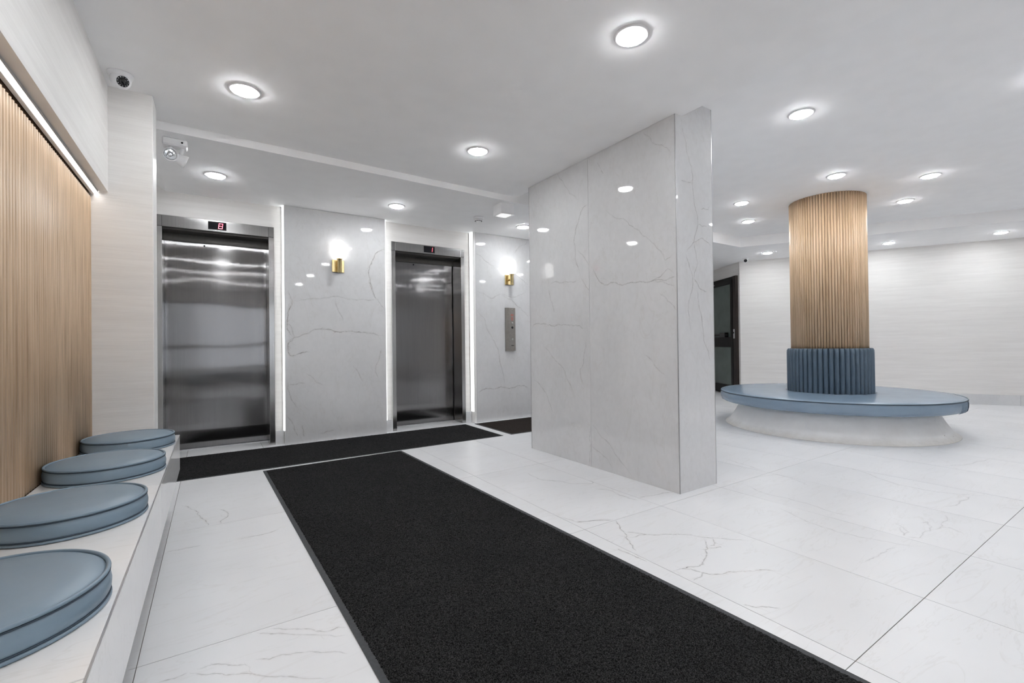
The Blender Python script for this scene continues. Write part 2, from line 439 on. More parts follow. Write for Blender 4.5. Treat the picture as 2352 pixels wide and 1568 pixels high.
# traced veins of the stone: floor in (x, y), slabs in (x or y, z), metres
VEINS = {
 'P1': [
  [(0.615,1.041),(0.653,1.046),(0.69,1.072),(0.728,1.077),(0.767,1.098),(0.805,1.109),(0.845,1.135),(0.884,1.155),(0.944,1.159),(1.014,1.158),(1.05,1.151),(1.081,1.131),(1.148,1.128),(1.223,1.138),(1.287,1.129),(1.363,1.125),(1.486,1.117),(1.543,1.092),(1.612,1.083)],
  [(0.69,1.072),(0.676,1.046),(0.643,1.026),(0.629,0.99),(0.633,0.938),(0.647,0.892),(0.67,0.884),(0.698,0.891),(0.727,0.906),(0.785,0.92),(0.843,0.919)],
  [(0.69,1.072),(0.653,1.103),(0.625,1.154),(0.626,1.216),(0.631,1.268),(0.636,1.329),(0.65,1.361),(0.669,1.398),(0.674,1.439),(0.651,1.495),(0.638,1.546)],
  [(0.695,1.077),(0.677,1.113),(0.668,1.165),(0.635,1.216)],
  [(0.622,0.641),(0.63,0.548),(0.653,0.475),(0.676,0.422),(0.704,0.357)],
  [(0.64,0.599),(0.706,0.597),(0.734,0.612),(0.801,0.602)],
  [(0.619,0.293),(0.674,0.195),(0.702,0.109),(0.72,0.076)],
  [(0.759,0.186),(0.773,0.059)],
  [(0.915,0.079),(0.965,0.079),(1.005,0.096),(1.067,0.097)],
  [(1.089,1.484),(1.094,1.419),(1.124,1.344),(1.16,1.279),(1.17,1.225)],
  [(0.674,1.439),(0.779,1.454),(0.847,1.468),(0.977,1.484),(1.162,1.498),(1.226,1.481),(1.356,1.485),(1.467,1.481),(1.529,1.493)],
  [(1.435,1.714),(1.457,1.637),(1.49,1.559),(1.518,1.504),(1.546,1.471),(1.58,1.421),(1.615,1.382)],
  [(1.576,0.945),(1.558,0.888),(1.546,0.832),(1.511,0.765),(1.502,0.697),(1.521,0.651),(1.532,0.616)],
  [(1.262,0.773),(1.305,0.716),(1.337,0.648),(1.369,0.591)],
  [(0.802,0.705),(0.889,0.616),(0.969,0.569)],
  [(1.628,2.069),(1.543,2.023),(1.496,1.945),(1.45,1.849),(1.44,1.756),(1.457,1.666),(1.484,1.576),(1.519,1.485)],
 ],
 'P2': [
  [(2.751,0.38),(2.835,0.396),(2.908,0.423),(3.031,0.404),(3.132,0.43),(3.261,0.396),(3.393,0.426),(3.501,0.419),(3.582,0.37)],
  [(2.768,1.666),(2.875,1.629),(2.997,1.571),(3.149,1.633),(3.304,1.597),(3.438,1.636),(3.575,1.711)],
  [(2.765,1.435),(2.871,1.333),(2.942,1.165),(3.04,1.015),(3.112,0.799),(3.173,0.58),(3.197,0.448)],
  [(3.149,1.622),(3.304,1.563),(3.462,1.459),(3.583,1.35)],
  [(2.762,2.126),(2.93,2.037),(3.053,1.983)],
  [(3.365,2.187),(3.447,2.284),(3.585,2.367)],
  [(3.388,1.922),(3.495,1.841),(3.59,1.779)],
 ],
 'FA': [
  [(3.508,1.106),(3.453,1.151),(3.384,1.163),(3.299,1.159),(3.234,1.141),(3.171,1.132),(3.078,1.142),(2.989,1.136),(2.876,1.124),(2.814,1.121),(2.775,1.095),(2.693,1.088)],
  [(2.787,1.505),(2.761,1.475),(2.736,1.432),(2.698,1.392)],
  [(3.195,1.513),(3.056,1.495),(2.953,1.491),(2.814,1.486)],
  [(3.228,1.473),(3.197,1.391),(3.152,1.289),(3.145,1.24)],
  [(2.724,1.027),(2.745,0.938),(2.766,0.857),(2.774,0.813),(2.815,0.762),(2.809,0.694),(2.784,0.633)],
  [(2.675,1.583),(2.638,1.538),(2.608,1.491),(2.572,1.443),(2.525,1.419),(2.478,1.423),(2.421,1.425),(2.345,1.395),(2.291,1.405),(2.219,1.4),(2.149,1.398),(2.082,1.391),(2.008,1.412),(1.945,1.458),(1.885,1.407)],
  [(2.082,1.391),(1.964,1.384),(1.886,1.399)],
  [(2.054,1.389),(1.964,1.366),(1.895,1.34)],
  [(2.019,1.309),(1.949,1.244),(1.873,1.18)],
  [(2.149,0.891),(2.073,0.832),(2.019,0.781),(1.975,0.758)],
  [(3.304,0.959),(3.176,0.86),(3.055,0.786),(2.97,0.667),(2.914,0.596)],
  [(3.464,0.659),(3.312,0.567),(3.232,0.454),(3.186,0.371)],
  [(2.679,2.086),(2.756,2.064),(2.821,1.953),(2.872,1.813),(2.858,1.681),(2.782,1.499)],
  [(2.522,1.99),(2.326,1.878),(2.182,1.761),(2.048,1.635),(1.965,1.516),(1.873,1.568)],
  [(2.135,2.439),(2.058,2.329),(1.973,2.279),(1.902,2.202)],
  [(2.586,2.375),(2.558,2.326),(2.517,2.262)],
  [(3.082,2.454),(2.996,2.348),(2.801,2.14)],
  [(2.683,0.332),(2.569,0.247),(2.409,0.129),(2.249,0.004)],
  [(2.689,0.331),(2.702,0.143),(2.719,0.016)],
  [(2.686,0.167),(2.586,0.124),(2.463,0.04)],
  [(2.825,1.74),(2.695,1.592)],
 ],
 'EN': [
  [(2.566,2.479),(2.615,2.251),(2.668,2.141),(2.678,2.004),(2.69,1.919),(2.729,1.767),(2.684,1.639),(2.585,1.56)],
  [(2.556,2.025),(2.665,2.036)],
  [(2.76,1.869),(2.849,1.882),(2.864,1.911)],
  [(2.729,1.767),(2.831,1.763)],
  [(2.684,1.639),(2.77,1.676),(2.872,1.634)],
  [(2.585,1.56),(2.625,1.495),(2.664,1.395),(2.662,1.325),(2.618,1.22),(2.612,1.185),(2.655,1.014)],
  [(2.684,1.639),(2.723,1.504),(2.678,1.396)],
  [(2.678,1.396),(2.747,1.33),(2.82,1.316)],
  [(2.719,1.346),(2.757,1.137),(2.852,0.835)],
 ],
 'FL': [
  [(1.848,1.815),(1.802,1.73),(1.766,1.667),(1.72,1.609),(1.687,1.549),(1.659,1.507),(1.648,1.479)],
  [(1.72,1.609),(1.751,1.595),(1.807,1.596),(1.842,1.579),(1.86,1.553),(1.926,1.52),(1.967,1.496),(2.016,1.45),(2.041,1.399),(2.076,1.362),(2.135,1.301),(2.215,1.226)],
  [(1.772,1.663),(1.809,1.623),(1.842,1.579)],
  [(2.026,1.39),(2.0,1.356),(1.958,1.323),(1.945,1.308),(1.918,1.304),(1.881,1.272),(1.823,1.247),(1.786,1.231),(1.762,1.229),(1.718,1.252),(1.701,1.249),(1.671,1.26),(1.629,1.265)],
  [(1.952,1.31),(1.984,1.293),(2.015,1.284)],
  [(2.062,1.358),(2.027,1.325),(2.0,1.312),(1.982,1.325)],
  [(1.671,1.26),(1.71,1.233),(1.724,1.185),(1.737,1.159),(1.777,1.134),(1.812,1.131),(1.85,1.109),(1.912,1.072),(1.933,1.067),(1.974,1.039),(2.012,1.0)],
  [(1.724,1.185),(1.692,1.169),(1.636,1.167)],
  [(1.631,0.961),(1.655,0.923),(1.699,0.896),(1.723,0.869)],
  [(1.599,1.549),(1.605,1.463),(1.611,1.383)],
  [(1.647,1.908),(1.722,1.879),(1.848,1.818)],
  [(0.032,3.291),(0.071,3.156),(0.033,3.058),(0.031,3.0)],
  [(0.098,2.718),(0.194,2.712),(0.291,2.739)],
  [(0.159,1.796),(0.213,1.753),(0.272,1.715),(0.315,1.667),(0.36,1.668),(0.383,1.65)],
  [(0.122,1.794),(0.171,1.752),(0.247,1.694),(0.376,1.603)],
  [(0.104,1.644),(0.143,1.618),(0.181,1.62),(0.232,1.595),(0.305,1.549),(0.353,1.507)],
  [(-0.067,1.692),(-0.043,1.669),(0.005,1.637),(0.028,1.613),(0.072,1.592),(0.115,1.552),(0.182,1.503),(0.295,1.426)],
  [(-0.135,1.692),(-0.099,1.684),(-0.067,1.692)],
  [(-0.047,1.693),(0.001,1.688),(0.057,1.643),(0.085,1.63)],
  [(-0.175,3.523),(-0.087,3.334),(-0.064,3.187),(-0.027,3.017)],
  [(-0.19,2.751),(-0.137,2.741),(-0.05,2.745)],
  [(2.771,1.4),(2.733,1.323),(2.67,1.179),(2.662,1.089),(2.649,1.048),(2.695,0.92),(2.72,0.839),(2.81,0.733)],
  [(3.034,1.776),(2.951,1.546),(2.972,1.34),(2.931,1.184),(2.953,1.072)],
  [(2.358,0.849),(2.504,0.831),(2.596,0.831),(2.681,0.822)],
  [(3.024,0.932),(2.937,0.846),(2.867,0.847),(2.941,0.884),(2.988,0.893)],
  [(2.857,0.844),(2.891,0.793),(3.043,0.792),(3.187,0.84),(3.131,0.857)],
  [(3.065,0.798),(3.254,0.793),(3.388,0.814)],
  [(3.135,0.79),(3.178,0.749),(3.139,0.686)],
  [(3.55,0.864),(3.769,0.833),(3.909,0.822)],
  [(4.055,1.783),(4.052,1.587),(4.014,1.411),(3.847,1.16),(3.895,0.909),(4.022,0.757)],
  [(3.555,2.225),(3.528,2.063),(3.471,1.845)],
  [(4.673,1.163),(4.856,1.054),(5.024,1.03),(5.254,0.992)],
  [(3.206,1.886),(3.453,1.75),(3.338,1.487)],
  [(1.978,2.896),(1.977,2.626),(2.103,2.425),(2.209,2.368),(2.268,2.387),(2.423,2.437)],
  [(2.139,2.273),(2.199,2.175),(2.179,2.009),(2.197,1.948)],
  [(1.531,2.018),(1.655,1.912),(1.845,1.82)],
  [(2.238,1.992),(2.357,1.958),(2.52,1.92)],
 ],
}
# ------------------------------------------------------------------ dimensions of the place (metres)
ZM, ZL, ZH, ZR = 2.45, 2.395, 2.58, 2.43      # main ceiling, lobby soffit, raised tray, right soffit
YB = -3.2                                      # entrance wall behind the viewpoint
XW = -0.553                                    # face of the oak wall
YP = 3.37                                      # front of the pillar
YE = 5.15                                      # papered elevator wall
YS = 5.055                                     # face of the marble slabs on it
C0 = Vector((8.005, 4.667)); D1 = Vector((.4905, -.8714)); D2 = Vector((.5075, .8617))
def W1(s): p = C0 + D1*s; return (p.x, p.y)
def W2(s): p = C0 + D2*s; return (p.x, p.y)

# ------------------------------------------------------------------ floor
b = MB(); b.prism([(-1.2, YB-.1), (13.2, YB-.1), (13.2, 6.8), (-1.2, 6.8)], -.12, -.0016)
floor = tag(b.build('floor', 'grout'), 'white marble-look tiled lobby floor', 'floor', kind='structure')
TX, TY, TX0, TY0, GAP = .608, 1.2045, -.200, .602, .0027
veins_by_tile = {}
def strength(kind, i):
    """how plainly each traced vein shows in the stone"""
    return {'P1': .62 if i in (0, 1, 2, 15) else .34, 'P2': .62 if i == 0 else .32, 'FA': .60 if i in (0, 5, 6, 12) else .36,
            'EN': .55, 'FL': .62 if i < 11 else .45 if i < 21 else .26 if i < 33 else .42}[kind]
for n_, line in enumerate(VEINS['FL']):
    mx = sum(p[0] for p in line)/len(line); my = sum(p[1] for p in line)/len(line)
    veins_by_tile.setdefault((math.floor((mx-TX0)/TX), math.floor((my-TY0)/TY)), []).append((line, strength('FL', n_)))
tb = MB(); tb.box(GAP/2, TX-GAP/2, GAP/2, TY-GAP/2, -.01, 0)
tile_me = tb.build('tile', 'floor_tile')
tile_mesh = tile_me.data; bpy.data.objects.remove(tile_me)
for i in range(-1, 21):
    for j in range(-4, 5):
        x0, y0 = TX0+i*TX, TY0+j*TY
        if x0 + TX < -.2 and y0 > 5.0: continue
        if (C0.y - y0)*.5629 + C0.x < x0 - .1 and y0 + TY < C0.y + .3: continue   # behind the right wall
        if x0 > 9.2 and y0 > 2.5: continue
        if y0 > 5.3 and x0 < 5.0: continue
        vs = veins_by_tile.get((i, j))
        if vs:
            m = MB(); m.box(x0+GAP/2, x0+TX-GAP/2, y0+GAP/2, y0+TY-GAP/2, -.01, 0)
            m.cur = 1
            for line, al in vs:
                dist = sum(math.hypot(*p) for p in line)/len(line)
                m.ribbon([(min(max(x, x0+.003), x0+TX-.003), min(max(y, y0+.003), y0+TY-.003), .0004) for x, y in line], (0, 0, 1), .0042 + .0012*dist*.5, al)
            o = m.build('tile', ['floor_tile', 'floor_vein'], floor, origin=(x0, y0, 0))
        else:
            inst('tile', tile_mesh, floor, (x0, y0, 0))

# ------------------------------------------------------------------ ceilings
b = MB(); b.prism([(-1.0, YB), (13.0, YB), (13.0, 6.8), (-1.0, 6.8)], ZH, ZH+.1)
ceiling = tag(b.build('ceiling', 'ceiling_paint'), 'plain white painted ceiling with raised tray over the column', 'ceiling', kind='structure')
b = MB(); b.prism([(-1.0, YB), (2.572, YB), (2.572, 3.80), (-1.0, 3.695)], ZM, ZH); b.build('main_ceiling', 'ceiling_paint', ceiling)
b = MB(); b.prism([(-.345, 3.717), (2.572, 3.80), (5.2, 3.83), (5.2, 6.8), (-.345, 6.8)], ZL, ZH); b.build('lobby_soffit', 'ceiling_paint', ceiling)
# sloping sliver of ceiling between the soffit and the pillar
b = MB()
q = b.add([(-.345, 3.70, ZL), (-.345, 5.5, ZL), (-.75, 5.5, ZL+.26), (-.75, 3.70, ZL+.26), (-.345, 3.70, ZH), (-.345, 5.5, ZH), (-.75, 5.5, ZH+.05), (-.75, 3.70, ZH+.05)])
for f in ((0, 1, 2, 3), (7, 6, 5, 4), (0, 3, 7, 4), (1, 0, 4, 5), (2, 1, 5, 6), (3, 2, 6, 7)): b.face([q+i for i in f])
b.build('sloped_ceiling', 'ceiling_paint', ceiling)
b = MB(); b.prism([(5.2, 3.96), (6.80, 3.94), (8.40, 1.235), (11.02, YB), (13.0, YB), (13.0, 6.8), (5.2, 6.8)], ZR, ZH)
b.build('perimeter_soffit', 'ceiling_paint', ceiling)

# ------------------------------------------------------------------ left wall: papered fascia over an oak slat recess
b = MB(); b.box(-1.0, -.484, YB, YP, 1.853, ZM)
wl = tag(b.build('wall_left', 'wallpaper'), 'cream papered upper wall above the oak slats', 'wall', kind='structure')
b = MB(); b.box(-1.0, XW-.012, YB, YP, 0, 1.853); b.build('slat_backing', 'oak_dark', wl)
sl = MB(); sl.smooth = True
def slat_profile(w, d, n=6): return [(w/2*math.cos(PI*k/n), d*math.sin(PI*k/n)) for k in range(n+1)]
def slat_mesh(w, d, h, name, mat):
    m = MB(); m.smooth = True
    pr = slat_profile(w, d)
    lo = m.add([(x, y, 0) for x, y in pr]); hi = m.add([(x, y, h) for x, y in pr])
    n = len(pr)
    for k in range(n-1): m.face((lo+k+1, lo+k, hi+k, hi+k+1))
    m.smooth = False; m.face([lo+k for k in range(n)]); m.face([hi+k for k in reversed(range(n))])
    o = m.build(name, mat); me = o.data; bpy.data.objects.remove(o); return me
wall_slat = slat_mesh(.0262, .012, 1.812-.46, 'slat', 'oak')
k = 0
while YP - .014 - k*.0276 > -1.5:
    inst('slat', wall_slat, wl, (XW-.012, YP-.014-k*.0276, .46), -PI/2); k += 1
b = MB(); b.box(XW-.012, XW+.004, YB, -1.5, .46, 1.812); b.build('flat_panel', 'oak', wl)
# cove light under the fascia
cl = thing('cove_light', (-.535, .1, 1.853), 'long linear cove light along the top of the oak slat wall', 'cove light')
b = MB(); b.box(-.556, -.5408, YB+.01, YP-.002, 1.830, 1.853, .0015); b.build('lip', 'white_trim', cl)
b = MB(); b.box(-.5405, -.5268, YB+.01, YP-.002, 1.842, 1.8525); b.build('diffuser', 'cove_led', cl)
b = MB(); b.box(-.5265, -.5245, YB+.01, YP-.002, 1.841, 1.853); b.build('channel', 'aluminium', cl)
# pillar at the end of the bench
b = MB(); b.box(-1.0, -.288, YP, 3.56, 0, ZM)
pl = tag(b.build('wall_pillar', 'wallpaper'), 'cream papered pillar end wall behind the far cushion', 'wall', kind='structure')
b = MB(); b.box(-.2878, -.284, YP+.002, 3.565, 0, ZM-.001); b.build('corner_trim', 'white_trim', pl)
b = MB(); b.box(-1.0, -.62, 3.56, YE, 0, ZH); tag(b.build('wall_lobby_side', 'wallpaper'), 'papered side wall of the elevator lobby behind the pillar', 'wall', kind='structure')

# ------------------------------------------------------------------ elevator wall
EL = [(-.42, .522), (1.724, 2.660)]            # outer edges of the two steel frames
b = MB()
x = -1.0
for a, c in EL:
    b.box(x, a, YE, YE+.5, 0, ZL+.05); b.box(a, c, YE, YE+.5, 2.178, ZL+.05); x = c
b.box(x, 5.2, YE, YE+.5, 0, ZL+.05)
we = tag(b.build('wall_elevator', 'wallpaper'), 'cream papered wall around the two elevators', 'wall', kind='structure')
def slab(name, plane, rect, lines, width, parent, mat='wall_slab'):
    """polished slab; plane = ('y', y_front, y_back) faces -y, ('x', x_front, x_back) faces -x; rect in (u0,u1,z0,z1)"""
    m = MB(); u0, u1, z0, z1 = rect
    ax, f, bk = plane
    if ax == 'y': m.box(u0, u1, min(f, bk), max(f, bk), z0, z1, .0012)
    else: m.box(min(f, bk), max(f, bk), u0, u1, z0, z1, .0012)
    m.cur = 1
    for ln, alpha in lines:
        c = [(min(max(u, u0+.003), u1-.003), min(max(z, z0+.003), z1-.003)) for u, z in ln]
        if ax == 'y': m.ribbon([(u, f-.0005, z) for u, z in c], (0, -1, 0), width, alpha)
        else: m.ribbon([(f-.0005, u, z) for u, z in c], (-1, 0, 0), width, alpha)
    return m.build(name, [mat, 'slab_vein'], parent)
slab('marble_slab', ('y', YS, YS+.012), (.604, 1.626, .0, ZL-.002), [(l, strength('P1', i)) for i, l in enumerate(VEINS['P1'])], .0085, we)
slab('marble_slab', ('y', YS, YS+.012), (2.775, 3.98, .0, ZL-.002), [(l, strength('P2', i)) for i, l in enumerate(VEINS['P2'])], .0085, we)
slab('marble_slab', ('y', YS, YS+.012), (3.983, 5.198, .0, ZL-.002), [], .008, we)
b = MB(); b.box(.606, 1.624, YS+.0122, YE-.0005, 0, ZL-.002); b.build('slab_core', 'white_trim', we)
b = MB(); b.box(2.747, 5.198, YS+.0122, YE-.0005, 0, ZL-.002); b.build('slab_core', 'white_trim', we)
b = MB(); b.box(2.742, 2.774, YS-.001, YS+.012, 0, ZL-.002, .001); b.build('edge_trim', 'white_trim', we)
b = MB(); b.box(2.7735, 2.7755, YS-.0015, YS+.003, 0, ZL-.002); b.build('edge_trim', 'grey_trim', we)
for (a, c) in ((.523, .603), (1.627, 1.7235), (2.661, 2.7415), (-.62, -.421)):
    b = MB(); b.box(a, c, YE-.013, YE-.0005, 0, .138, .001); b.build('baseboard', 'base_slab', we)
# vertical light strips on the slab edges
for (xa, xb, lab) in ((.592, .6055, 'vertical white light strip between left elevator and marble slab'),
                      (1.6245, 1.638, 'vertical white light strip on right edge of the marble slab between the elevators'),
                      (2.732, 2.7465, 'vertical white light strip just right of the right elevator')):
    lt = thing('light_strip', ((xa+xb)/2, YS+.05, .14), lab, 'light strip', 'vertical light strips beside the elevators')
    b = MB(); b.box(xa, xb, YS+.014, YE-.014, .14, ZL-.004); b.build('diffuser', 'strip_led', lt)
    b = MB(); b.box(xa, xb, YE-.0135, YE-.001, .14, ZL-.004); b.build('channel', 'aluminium', lt)

SEG = {'8': 'abcdefg', '1': 'bc'}
def seven(ch, x0, z0, w, h, y, parent, slant=.12):
    t = w*.17
    S = {'a': (0, h-t, w, h), 'g': (0, h/2-t/2, w, h/2+t/2), 'd': (0, 0, w, t), 'f': (0, h/2, t, h), 'b': (w-t, h/2, w, h), 'e': (0, 0, t, h/2), 'c': (w-t, 0, w, h/2)}
    for s in SEG[ch]:
        a, c, d, e = S[s]; g = t*.14
        m = MB()
        P = [(a+g, c+g), (d-g, c+g), (d-g, e-g), (a+g, e-g)]
        q = m.add([(x0+u+slant*v, y, z0+v) for u, v in P] + [(x0+u+slant*v, y+.0015, z0+v) for u, v in P])
        m.face((q, q+1, q+2, q+3)); m.face((q+7, q+6, q+5, q+4))
        for i in range(4): j = (i+1) % 4; m.face((q+j, q+i, q+4+i, q+4+j))
        m.build('digit_segment', 'red_digit', parent)
def elevator(n, a, c, disp, digit, label):
    d = thing('door_%d' % n, ((a+c)/2, YE, 0), label, 'elevator', kind='structure')
    yf, yd, jw = YE-.012, 5.385, .047
    ht, hb = 2.178, 2.075
    for x0, x1 in ((a, a+jw), (c-jw, c)):
        m = MB(); m.box(x0, x1, yf, yd-.02, 0, hb, .0015); m.build('jamb', 'steel_frame', d, uv='xyz')
    m = MB(); m.box(a+jw, c-jw, yf, yd-.02, hb, ht-.0005, .0012); h = m.build('header', 'steel_frame', d, uv='xyz')
    for x0, x1 in ((a, a+jw-.0012), (c-jw+.0012, c)):
        m = MB(); m.box(x0, x1, yf, yd-.02, hb+.002, ht-.0005, .0012); m.build('header_block', 'steel_frame', d, uv='xyz')
    m = MB(); m.box(a+jw, c-jw, yf+.05, yd-.022, hb-.012, hb-.0005); m.build('head_soffit', 'dark_steel', d)
    m = MB(); m.box(a+.02, c-.02, yd-.018, yd+.03, 1.998, hb); m.build('lintel', 'dark_steel', d)
    m = MB(); xs = np.linspace(a+.03, c-.045, 2); m.box(xs[0], xs[1], yd, yd+.03, .012, 1.996); p = m.build('door_panel', 'steel_door', d, uv='x')
    m = MB(); m.box(c-.043, c-.03, yd-.008, yd+.03, .0, 1.996); m.build('door_edge', 'dark_steel', d)
    m = MB(); m.box(a+.02, c-.02, yd-.012, yd+.03, -.004, .010); m.build('sill', 'aluminium', d)
    m = MB(); m.smooth = True; m.lathe([(.0001, .004), (.008, .003), (.0085, 0)][::-1], 14, (a+.36, yd-.001, 1.975), mat=aim((0, -1, 0))); m.build('key_hole', 'black_plastic', d)
    x0, x1 = disp
    m = MB(); m.box(x0-.008, x1+.008, yf-.003, yf+.002, 2.084, 2.172, .001); dp = m.build('display', 'steel_frame', d, uv='xyz')
    m = MB(); m.box(x0, x1, yf-.0045, yf-.001, 2.091, 2.166); m.build('screen', 'black_glass', dp)
    if digit == '8': seven('8', x0+.078, 2.102, .036, .052, yf-.0065, dp)
    else: seven('1', x0+.078, 2.102, .030, .052, yf-.0065, dp)
    # plain shaft wall behind the door closes the opening
    m = MB(); m.box(a-.02, c+.02, yd+.04, yd+.06, 0, 2.3); m.build('backing', 'dark_steel', d)
elevator(1, *EL[0], (-.027, .118), '8', 'left stainless steel elevator with a red 8 on its display')
elevator(2, *EL[1], (2.119, 2.259), '1', 'right stainless steel elevator with a red 1 on its display')

# ------------------------------------------------------------------ freestanding marble partition
X0, X1, Y0, Y1 = 2.503, 2.896, 1.875, 3.504
b = MB(); b.box(X0+.012, X1-.012, Y0+.012, Y1-.012, 0, ZM); b.box(2.574, X1-.012, Y0+.012, Y1-.012, ZM, ZH)
wp = tag(b.build('wall_partition', 'grey_trim'), 'freestanding grey marble partition wall with brown veins', 'wall', kind='structure')
YJ = 2.695
fa = [(l, strength('FA', i)) for i, l in enumerate(VEINS['FA'])]
near = [q for q in fa if sum(p[0] for p in q[0])/len(q[0]) < YJ]; far = [q for q in fa if q not in near]
slab('marble_slab', ('x', X0, X0+.012), (Y0+.004, YJ-.0008, 0, ZM-.001), near, .0048, wp)
slab('marble_slab', ('x', X0, X0+.012), (YJ+.0008, Y1-.003, 0, ZM-.001), far, .0055, wp)
m = MB(); m.box(X0+.004, 2.5735, Y0, Y0+.012, 0, ZM-.001); m.box(2.5735, X1-.003, Y0, Y0+.012, 0, ZH-.001)
m.cur = 1
for ln in VEINS['EN']: m.ribbon([(min(max(u, X0+.008), X1-.006), Y0-.0005, min(max(z, .003), ZM)) for u, z in ln], (0, -1, 0), .0050, strength('EN', 0))
m.build('marble_slab', ['wall_slab', 'slab_vein'], wp)
slab('marble_slab', ('y', Y1, Y1-.012), (X0+.004, X1-.003, 0, ZM-.001), [], .004, wp)
slab('marble_slab', ('x', X1, X1-.012), (Y0+.004, Y1-.003, 0, ZH-.001), [], .004, wp)
for xx, yy, top in ((X0, Y0, ZM), (X0, Y1, ZM), (X1, Y0, ZH), (X1, Y1, ZH)):
    sx, sy = (1 if xx == X0 else -1), (1 if yy == Y0 else -1)
    m = MB(); m.box(min(xx-.0008*sx, xx+.0045*sx), max(xx-.0008*sx, xx+.0045*sx), min(yy-.0008*sy, yy+.0045*sy), max(yy-.0008*sy, yy+.0045*sy), 0, top-.001)
    m.build('corner_trim', 'grey_trim', wp)

# ------------------------------------------------------------------ right-hand walls
E1 = W1(9.05); nrm1 = Vector((.8714, .4905)); nrm2 = Vector((.8617, -.5075))
b = MB(); b.prism([tuple(C0), E1, (E1[0]+.15*nrm1.x, E1[1]+.15*nrm1.y), (C0.x+.15*nrm1.x, C0.y+.15*nrm1.y)], 0, ZH)
wr = tag(b.build('wall_right', 'wallpaper'), 'long cream papered wall behind the round bench', 'wall', kind='structure')
def strip_on(a, c, d0, z0, z1, name, mat, parent, fn=W1, n=nrm1, th=.012):
    """board lying on a slanted wall face between two distances along it"""
    p, q = Vector(fn(a)), Vector(fn(c)); m = MB()
    o0, o1 = n*(-d0), n*(-d0-th)
    m.prism([tuple(p+o0), tuple(q+o0), tuple(q+o1), tuple(p+o1)], z0, z1)
    return m.build(name, mat, parent)
s0 = .005
while s0 < 9.0:
    strip_on(s0, min(s0+1.2, 9.0), .0005, 0, .150, 'baseboard', 'base_slab', wr); s0 += 1.2025
b = MB(); e2 = W2(2.26); b.prism([tuple(C0), e2, (e2[0]+.15*nrm2.x, e2[1]+.15*nrm2.y), (C0.x+.15*nrm2.x, C0.y+.15*nrm2.y)], 0, ZH)
wd = tag(b.build('wall_door_side', 'wallpaper'), 'shaded papered wall holding the black glass door', 'wall', kind='structure')
b = MB(); b.box(5.2, 9.3, 6.6, 6.8, 0, ZH); tag(b.build('wall_far', 'wallpaper'), 'papered far wall of the corridor hidden behind the partition', 'wall', kind='structure')
b = MB(); b.box(5.2, 5.35, YS, 6.6, 0, ZH); tag(b.build('wall_corridor', 'wallpaper'), 'papered corridor wall hidden behind the partition', 'wall', kind='structure')
# black glass door
dr = thing('door_3', (*W2(.62), 0), 'black framed glass door with push bar beside the papered wall', 'door', kind='structure')
def dbox(a, c, d0, th, z0, z1, name, mat, parent=dr): return strip_on(a, c, d0, z0, z1, name, mat, parent, W2, nrm2, th)
dbox(.055, .165, .001, .045, 0, 2.19, 'door_jamb', 'brown_metal')
dbox(1.20, 1.30, .001, .045, 0, 2.19, 'door_jamb', 'brown_metal')
dbox(.165, 1.20, .001, .030, 2.145, 2.19, 'door_head', 'black_metal')
dbox(.168, .24, .002, .05, .01, 2.14, 'stile', 'black_metal')
dbox(1.12, 1.197, .002, .05, .01, 2.14, 'stile', 'black_metal')
dbox(.24, 1.12, .002, .05, 2.06, 2.14, 'top_rail', 'black_metal')
dbox(.24, 1.12, .002, .05, .88, 1.07, 'middle_rail', 'black_metal')
dbox(.24, 1.12, .002, .05, .01, .17, 'bottom_rail', 'black_metal')
dbox(.24, 1.12, .012, .02, 1.07, 2.06, 'pane', 'door_glass')
dbox(.24, 1.12, .012, .02, .17, .88, 'pane', 'door_glass')
pb = dbox(.30, 1.15, .075, .03, 1.095, 1.125, 'push_bar', 'black_metal')
dbox(.33, .52, .05, .07, 1.065, 1.155, 'push_bar_box', 'black_plastic')
dbox(.105, .15, .046, .004, 1.04, 1.21, 'strike_plate', 'aluminium')
dbox(.122, .136, .05, .006, 1.13, 1.16, 'latch', 'black_plastic')
dbox(.80, 1.15, .06, .012, 2.09, 2.105, 'closer_arm', 'aluminium')

# ------------------------------------------------------------------ entrance wall behind the viewpoint, glazed
b = MB()
gx0, gx1, gz1 = -.35, 1.75, 2.20
b.box(-1.0, gx0, YB-.15, YB, 0, ZH); b.box(gx1, 13.0, YB-.15, YB, 0, ZH); b.box(gx0, gx1, YB-.15, YB, gz1, ZH)
wb = tag(b.build('wall_back', 'wallpaper'), 'papered entrance wall behind the viewpoint', 'wall', kind='structure')
wn = thing('window_1', ((gx0+gx1)/2, YB-.07, 0), 'black framed glazed entrance behind the viewpoint', 'window', kind='structure')
for k, (xa, xb) in enumerate(((gx0, gx0+.06), (.67, .73), (gx1-.06, gx1))):
    b = MB(); b.box(xa, xb, YB-.10, YB-.04, 0, gz1, .003); b.build('mullion', 'black_metal', wn)
for xa, xb in ((gx0+.06, .67), (.73, gx1-.06)):
    for z0, z1 in ((0, .25), (1.0, 1.08), (gz1-.07, gz1)):
        b = MB(); b.box(xa, xb, YB-.10, YB-.04, z0, z1, .003); b.build('rail', 'black_metal', wn)
    for z0, z1 in ((.25, 1.0), (1.08, gz1-.07)):
        b = MB(); b.box(xa, xb, YB-.075, YB-.067, z0, z1); b.build('pane', 'clear_glass', wn)

b = MB(); b.box(-8, 12, YB-14, YB-.15, -.2, -.03); tag(b.build('ground', 'paving'), 'grey paving outside the entrance behind the viewpoint', 'ground', kind='structure')
